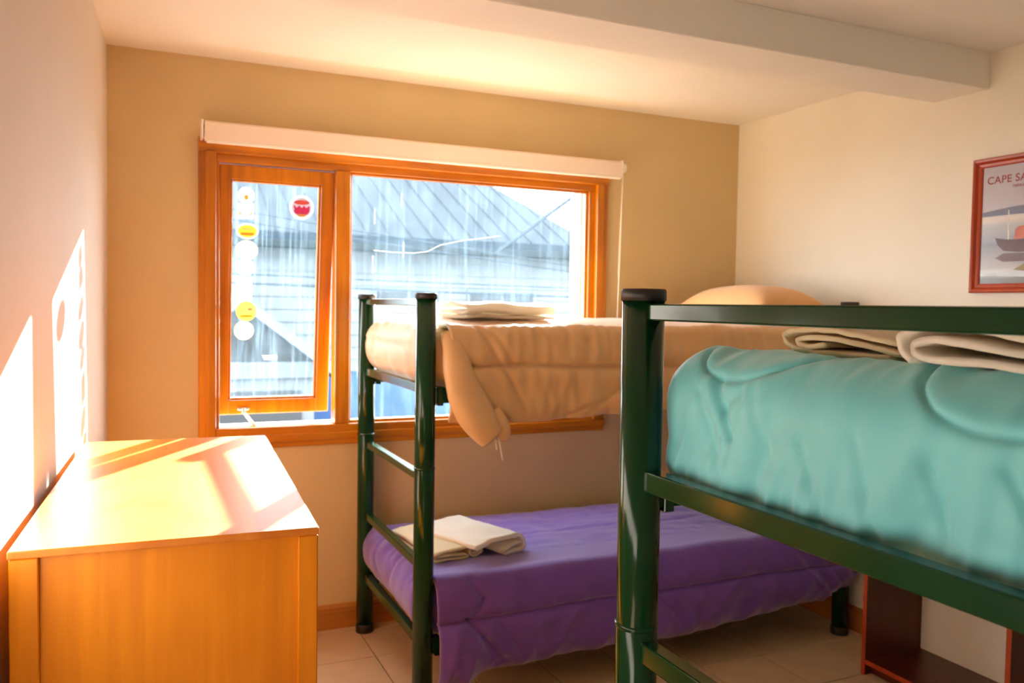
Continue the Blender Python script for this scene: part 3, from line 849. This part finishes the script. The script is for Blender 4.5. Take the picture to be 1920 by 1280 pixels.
# --- turquoise comforter, near upper bunk
A1 = catmull([(-2.63, 1.425), (-2.66, 1.395), (-2.73, 1.383), (-2.80, 1.398), (-2.87, 1.43), (-2.93, 1.45)], 8)
A2 = catmull([(-3.045, 1.46), (-3.06, 1.43), (-3.075, 1.400), (-3.115, 1.374), (-3.18, 1.364), (-3.25, 1.372), (-3.33, 1.40), (-3.36, 1.44)], 8)
def d_turq(p, n):
    x, y, z = p
    w_ = 0.003 * nz(x * 6, y * 6, 1.3)
    if n.x < -0.25:
        q = (y, z + 0.25 * max(0, x - 0.97))
        dn = max(0.0, min(1.0, (1.425 - z) / 0.16))
        w_ += 0.016 * (1 - ((z - 1.33) / 0.14) ** 2)
        dm = min(poly_dist(q, A1), poly_dist(q, A2))
        w_ -= 0.0055 * math.exp(-(dm / 0.0038) ** 2)
        w_ += 0.002 * math.exp(-((dm - 0.015) / 0.012) ** 2)
        w_ += dn * (0.0055 * nz(y * 8 + z * 3, z * 2.0, 21) + 0.012 * ridge(y * 13 + z * 6, z * 3.0, 2.5) + 0.004 * ridge(y * 34 + z * 10, z * 6, 9.5) - 0.007)
        w_ += (1 - dn) * 0.003 * ridge(y * 26 + x * 8, x * 6 + z * 5, 4.5)
        for (y0, z0, y1, z1, dp) in ((-2.70, 1.378, -2.745, 1.30, 0.010), (-2.665, 1.36, -2.73, 1.23, 0.006), (-2.76, 1.37, -2.72, 1.34, 0.006), (-2.79, 1.375, -2.83, 1.29, 0.004), (-3.0, 1.33, -3.03, 1.22, 0.005), (-3.2, 1.33, -3.27, 1.24, 0.008), (-2.9, 1.32, -2.95, 1.22, 0.005), (-3.10, 1.32, -3.13, 1.24, 0.006)):
            w_ -= dp * math.exp(-(seg_dist((y, z), (y0, z0), (y1, z1)) / 0.010) ** 2)
    elif n.z > 0.5:
        w_ += 0.003 * nz(x * 15, y * 15, 3)
    return w_
bm = bmesh.new()
rounded_body(bm, 0.966, 2.935, -3.37, -2.535, 1.190, 1.428, 0.085, d_turq, 0.02, 0.0048, 0.33)
tag(finish('comforter', bm, M['turq'], None, True), 'turquoise satin comforter with curved quilting on the foreground upper bunk', 'comforter', 'bed comforters')

# --- pillow
bm = bmesh.new()
NP = 40
def pil(u, v, s):
    a, b = u * 2 - 1, v * 2 - 1
    e = (max(0, 1 - abs(a) ** 3.0) * max(0, 1 - abs(b) ** 3.0)) ** 0.55
    px = a * 0.20 * (1 - 0.06 * (1 - abs(b)) * abs(a)); py = b * 0.33 * (1 - 0.05 * (1 - abs(a)) * abs(b))
    h = e * (0.115 if s > 0 else 0.055) * (1 + 0.05 * nz(a * 2, b * 2, s)) + 0.004
    return Vector((px, py, s * h))
for s in (1, -1):
    g = [[bm.verts.new(pil(i / NP, j / NP, s)) for j in range(NP + 1)] for i in range(NP + 1)]
    for i in range(NP):
        for j in range(NP):
            q = (g[i][j], g[i + 1][j], g[i + 1][j + 1], g[i][j + 1]); bm.faces.new(q if s > 0 else tuple(reversed(q)))
bmesh.ops.remove_doubles(bm, verts=bm.verts, dist=0.0005)
pw = tag(finish('pillow', bm, M['pillow'], None, True), 'plump peach pillow at the wall end of the beige upper bunk', 'pillow')
pw.location = (2.83, -0.55, 1.497)

# ---------------------------------------------------------------- towels
def towel(name, label, prof, thick, width, loc, rz, mat, seed=0, tilt=0.0, nw=22, group='folded towels on the beds', skew=0.0, zs=1.0, wb=1.0):
    """folded towel: prof is the centre line (s, z) of the folded layer seen on its end; extruded along local x"""
    P = catmull([(p[0], p[1] * zs) for p in prof], 7)
    rows = []
    n = len(P)
    bm = bmesh.new()
    for i in range(nw + 1):
        u = i / nw; xx = (u - 0.5) * width
        a, b = [], []
        for j, (s, z) in enumerate(P):
            s0, z0 = P[max(j - 1, 0)]; s1, z1 = P[min(j + 1, n - 1)]
            t = Vector((s1 - s0, z1 - z0)); t.normalize(); nr = Vector((-t.y, t.x))
            wob = 0.004 * wb * nz(u * 3 + seed, s * 12, z * 12 + seed) + 0.0018 * nz(u * 12 + seed, s * 40, z * 60)
            sk = skew * u
            ex = 0.006 * nz(j * 0.25, seed * 3.1, 7) if i in (0, nw) else 0
            hs = thick / 2 * (0.9 + 0.25 * nz(u * 5, j * 0.3, seed))
            a.append(Vector((xx + ex, s + sk + nr.x * (hs + wob), z + nr.y * (hs) + wob)))
            b.append(Vector((xx + ex, s + sk - nr.x * (hs - wob), z - nr.y * (hs) + wob)))
        rows.append([bm.verts.new(p) for p in a + list(reversed(b))])
    k = len(rows[0])
    for A, B in zip(rows, rows[1:]):
        for j in range(k): bm.faces.new((A[j], A[(j + 1) % k], B[(j + 1) % k], B[j]))
    for R_, rev in ((rows[0], False), (rows[-1], True)):
        for j in range(n - 1):
            q = (R_[j], R_[j + 1], R_[k - 2 - j], R_[k - 1 - j]); bm.faces.new(tuple(reversed(q)) if rev else q)
    o = finish(name, bm, mat, None, True)
    o.location = loc; o.rotation_euler = (tilt, 0, rz)
    return tag(o, label, 'towel', group)
TP1 = [(-0.085, 0.006), (0.06, 0.005), (0.115, 0.010), (0.118, 0.022), (0.06, 0.022), (-0.02, 0.030), (-0.08, 0.036), (-0.105, 0.028), (-0.100, 0.013), (-0.07, 0.014), (-0.062, 0.024), (-0.03, 0.022), (0.05, 0.014)]
towel('towel', 'cream folded towel with a small rolled end, left of the two on the turquoise comforter',
      [(0.03, 0.016), (0.075, 0.014), (0.085, 0.022), (0.05, 0.026), (-0.02, 0.020), (-0.08, 0.012), (-0.105, 0.010), (-0.108, 0.018), (-0.06, 0.027), (0.0, 0.034), (0.06, 0.037), (0.10, 0.034), (0.112, 0.022), (0.10, 0.010), (0.06, 0.006), (-0.02, 0.005), (-0.085, 0.004)],
      0.0085, 0.30, (1.20, -2.865, 1.431), 0.05, M['towel_cream'], 1, zs=1.05)
towel('towel', 'large off-white folded towel right of the cream towel on the turquoise comforter',
      [(-0.20, 0.006), (-0.05, 0.006), (0.09, 0.007), (0.125, 0.016), (0.10, 0.024), (0.0, 0.018), (-0.12, 0.015), (-0.20, 0.016), (-0.215, 0.021), (-0.12, 0.025), (0.0, 0.030), (0.10, 0.036), (0.136, 0.028), (0.140, 0.014), (0.125, 0.006)],
      0.0105, 0.34, (1.165, -3.165, 1.431), 0.0, M['towel_white'], 2, zs=1.4)
towel('towel', 'white folded towel lying on the beige comforter in front of the window',
      [(-0.12, 0.006), (0.0, 0.006), (0.12, 0.008), (0.135, 0.018), (0.1, 0.026), (0.0, 0.024), (-0.11, 0.022), (-0.125, 0.032), (-0.10, 0.042), (0.0, 0.048), (0.08, 0.044), (0.13, 0.036)],
      0.014, 0.42, (1.48, -0.58, 1.447), 0.15, M['towel_white'], 3, zs=1.3, wb=2.6)
towel('towel', 'cream folded towel with a rolled edge at the ladder end of the purple comforter',
      [(0.050, 0.024), (0.068, 0.020), (0.076, 0.030), (0.062, 0.040), (0.044, 0.034), (0.044, 0.018), (0.066, 0.010), (0.090, 0.020), (0.092, 0.038), (0.072, 0.052), (0.02, 0.046), (-0.06, 0.040), (-0.10, 0.034), (-0.105, 0.026), (-0.04, 0.024), (0.02, 0.020), (0.03, 0.010), (-0.04, 0.010), (-0.11, 0.010)],
      0.009, 0.42, (1.235, -0.56, 0.498), -1.45, M['towel_cream'], 4, zs=1.1, wb=1.2)
towel('towel', 'white towel draped across the cream rolled towel on the purple comforter',
      [(-0.14, 0.052), (-0.06, 0.064), (0.03, 0.066), (0.090, 0.062), (0.118, 0.046), (0.124, 0.020), (0.10, 0.010), (0.02, 0.012), (0.0, 0.022), (0.06, 0.034), (0.10, 0.036)],
      0.017, 0.38, (1.375, -0.60, 0.500), -1.25, M['towel_white'], 5, zs=1.1, wb=2.6)

# ================================================================ SHELF
sh = empty('low_bookshelf', (3.015, -1.60, 0.0)); tag(sh, 'red-brown open low bookshelf against the cream wall past the bunk bed', 'bookshelf')
SX0, SX1 = -0.172, 0.156
for y in (0.302, -0.318, -0.80):
    p = box('upright', SX0 + 0.003, SX1, y - 0.009, y + 0.009, 0.0, 0.78, M['shelf_z'], sh)
    box('edging', SX0, SX0 + 0.0029, y - 0.0095, y + 0.0095, 0.0, 0.78, M['shelf_edge'], p)
for ya, yb in ((-0.309, 0.293), (-0.791, -0.327)):
    for z in (0.045, 0.42):
        s = box('shelf', SX0 + 0.006, SX1 - 0.007, ya, yb, z, z + 0.018, M['shelf_y'], sh)
        box('edging', SX0 + 0.0035, SX0 + 0.0059, ya, yb, z - 0.0005, z + 0.0185, M['shelf_edge'], s)
    box('plinth', SX0 + 0.04, SX0 + 0.055, ya, yb, 0.0, 0.045, M['shelf_y'], sh)
box('back_panel', SX1 - 0.006, SX1 - 0.0005, -0.79, 0.292, 0.064, 0.779, M['wall_cream'], sh)
box('top', SX0 - 0.003, SX1, -0.815, 0.317, 0.78, 0.80, M['shelf_y'], sh, 0.002)

# ================================================================ POSTER
PY0, PY1, PZ0, PZ1 = -1.90, -1.467, 1.580, 2.109
pf = empty('framed_poster', (W, (PY0 + PY1) / 2, (PZ0 + PZ1) / 2)); tag(pf, 'framed travel poster of a boat on a beach in a red wood frame', 'poster')
hw, hh = (PY1 - PY0) / 2, (PZ1 - PZ0) / 2
FW = 0.036
def frame_piece(pts_outer_inner, mat):
    bm = bmesh.new()
    (a0, b0), (a1, b1), (c1, d1), (c0, d0) = pts_outer_inner
    # mitred moulding: raised outer lip, hollow, inner lip
    rows = []
    for f, dx in ((0.0, 0.0), (0.0, -0.020), (0.12, -0.024), (0.35, -0.022), (0.6, -0.014), (0.85, -0.012), (1.0, -0.009), (1.0, 0.0)):
        rows.append((bm.verts.new((dx, a0 + (c0 - a0) * f, b0 + (d0 - b0) * f)), bm.verts.new((dx, a1 + (c1 - a1) * f, b1 + (d1 - b1) * f))))
    n = len(rows)
    for i in range(n): bm.faces.new((rows[i][0], rows[(i + 1) % n][0], rows[(i + 1) % n][1], rows[i][1]))
    bm.faces.new([r[0] for r in rows]); bm.faces.new([r[1] for r in reversed(rows)])
    finish('frame_member', bm, mat, pf)
o_ = [(hw, hh), (-hw, hh), (-hw, -hh), (hw, -hh)]; i_ = [(hw - FW, hh - FW), (-hw + FW, hh - FW), (-hw + FW, -hh + FW), (hw - FW, -hh + FW)]
for k in range(4):
    frame_piece((o_[k], o_[(k + 1) % 4], i_[(k + 1) % 4], i_[k]), M['frame_red'])
t = NT('poster_print')
tc = t.n('ShaderNodeTexCoord'); sp = t.n('ShaderNodeSeparateXYZ'); t.l(tc.outputs['Object'], sp.inputs[0])
mp = t.n('ShaderNodeMapping'); mp.inputs['Scale'].default_value = (1, 6, 40); t.l(tc.outputs['Object'], mp.inputs[0])
nn = t.n('ShaderNodeTexNoise', Scale=1.0, Detail=2.0); t.l(mp.outputs[0], nn.inputs['Vector'])
ma = t.n('ShaderNodeMath', operation='MULTIPLY_ADD'); t.l(nn.outputs['Fac'], ma.inputs[0]); ma.inputs[1].default_value = 0.018; t.l(sp.outputs['Z'], ma.inputs[2])
mr = t.n('ShaderNodeMapRange'); mr.inputs['From Min'].default_value = -0.23; mr.inputs['From Max'].default_value = 0.24; t.l(ma.outputs[0], mr.inputs['Value'])
rp = t.ramp(mr.outputs[0], [(0.0, srgb(96, 86, 74)), (0.07, srgb(104, 92, 80)), (0.10, srgb(206, 210, 216)), (0.15, srgb(170, 160, 156)), (0.22, srgb(150, 142, 140)), (0.34, srgb(126, 122, 126)), (0.42, srgb(150, 152, 160)), (0.50, srgb(176, 178, 180)), (0.56, srgb(214, 206, 196)), (0.60, srgb(188, 186, 194)), (1.0, srgb(182, 180, 192))])
t.l(rp.outputs['Color'], t.b.inputs['Base Color']); t.b.inputs['Roughness'].default_value = 0.25
pr = box('print', -0.006, -0.003, -hw + FW - 0.003, hw - FW + 0.003, -hh + FW - 0.003, hh - FW + 0.003, t.m, pf)
def flat(name, pts, col, off):
    bm = bmesh.new(); add_prism(bm, pts, 'x', -0.006 - off, -0.0061); finish(name, bm, plain('print_' + name, col, 0.4, 0.12, 40), pr)
cy = (PY0 + PY1) / 2; czz = (PZ0 + PZ1) / 2
def q(l): return [(y - cy, z - czz) for y, z in l]
flat('printed_hill', q([(-1.505, 1.880), (-1.505, 1.897), (-1.57, 1.905), (-1.64, 1.912), (-1.72, 1.914), (-1.862, 1.905), (-1.862, 1.882)]), srgb(112, 116, 138), 0.0003)
flat('printed_hull', q([(-1.562, 1.795), (-1.575, 1.765), (-1.60, 1.742), (-1.66, 1.735), (-1.80, 1.74), (-1.84, 1.79), (-1.80, 1.785), (-1.70, 1.785), (-1.62, 1.785), (-1.575, 1.792)]), srgb(92, 56, 52), 0.0004)
flat('printed_cabin', q([(-1.64, 1.786), (-1.645, 1.825), (-1.66, 1.835), (-1.70, 1.838), (-1.76, 1.83), (-1.78, 1.786)]), srgb(196, 104, 66), 0.0005)
flat('printed_mast', q([(-1.615, 1.786), (-1.613, 1.90), (-1.617, 1.90), (-1.620, 1.786)]), srgb(220, 214, 200), 0.0006)
flat('printed_shadow', q([(-1.565, 1.715), (-1.60, 1.733), (-1.82, 1.73), (-1.84, 1.712), (-1.70, 1.70), (-1.60, 1.70)]), srgb(112, 84, 80), 0.0003)
flat('printed_grass', q([(-1.64, 1.668), (-1.70, 1.70), (-1.80, 1.715), (-1.862, 1.70), (-1.862, 1.66), (-1.75, 1.655)]), srgb(140, 124, 52), 0.0003)
flat('printed_pool', q([(-1.506, 1.655), (-1.56, 1.662), (-1.66, 1.652), (-1.80, 1.648), (-1.70, 1.640), (-1.56, 1.646), (-1.506, 1.644)]), srgb(206, 216, 226), 0.0004)
def lettering(txt, size, ystart, z):
    cu = bpy.data.curves.new('lettering', 'FONT'); cu.body = txt; cu.size = size; cu.extrude = 0.0002; cu.space_character = 1.06; cu.offset = size * 0.012
    to = bpy.data.objects.new('lettering', cu); COL.objects.link(to)
    dg = bpy.context.evaluated_depsgraph_get()
    me = bpy.data.meshes.new_from_object(to.evaluated_get(dg))
    bpy.data.objects.remove(to)
    me.materials.clear(); me.materials.append(M['lettering'])
    o = bpy.data.objects.new('lettering', me); COL.objects.link(o); o.parent = pr
    # text x -> -Y (reading direction seen from inside the room), text y -> Z
    o.matrix_local = Matrix(((0, 0, -1, -0.0065), (-1, 0, 0, ystart - cy), (0, 1, 0, z - czz), (0, 0, 0, 1)))
lettering('CAPE SA', 0.041, -1.521, 2.007)
lettering('TIERRA', 0.014, -1.626, 1.985)
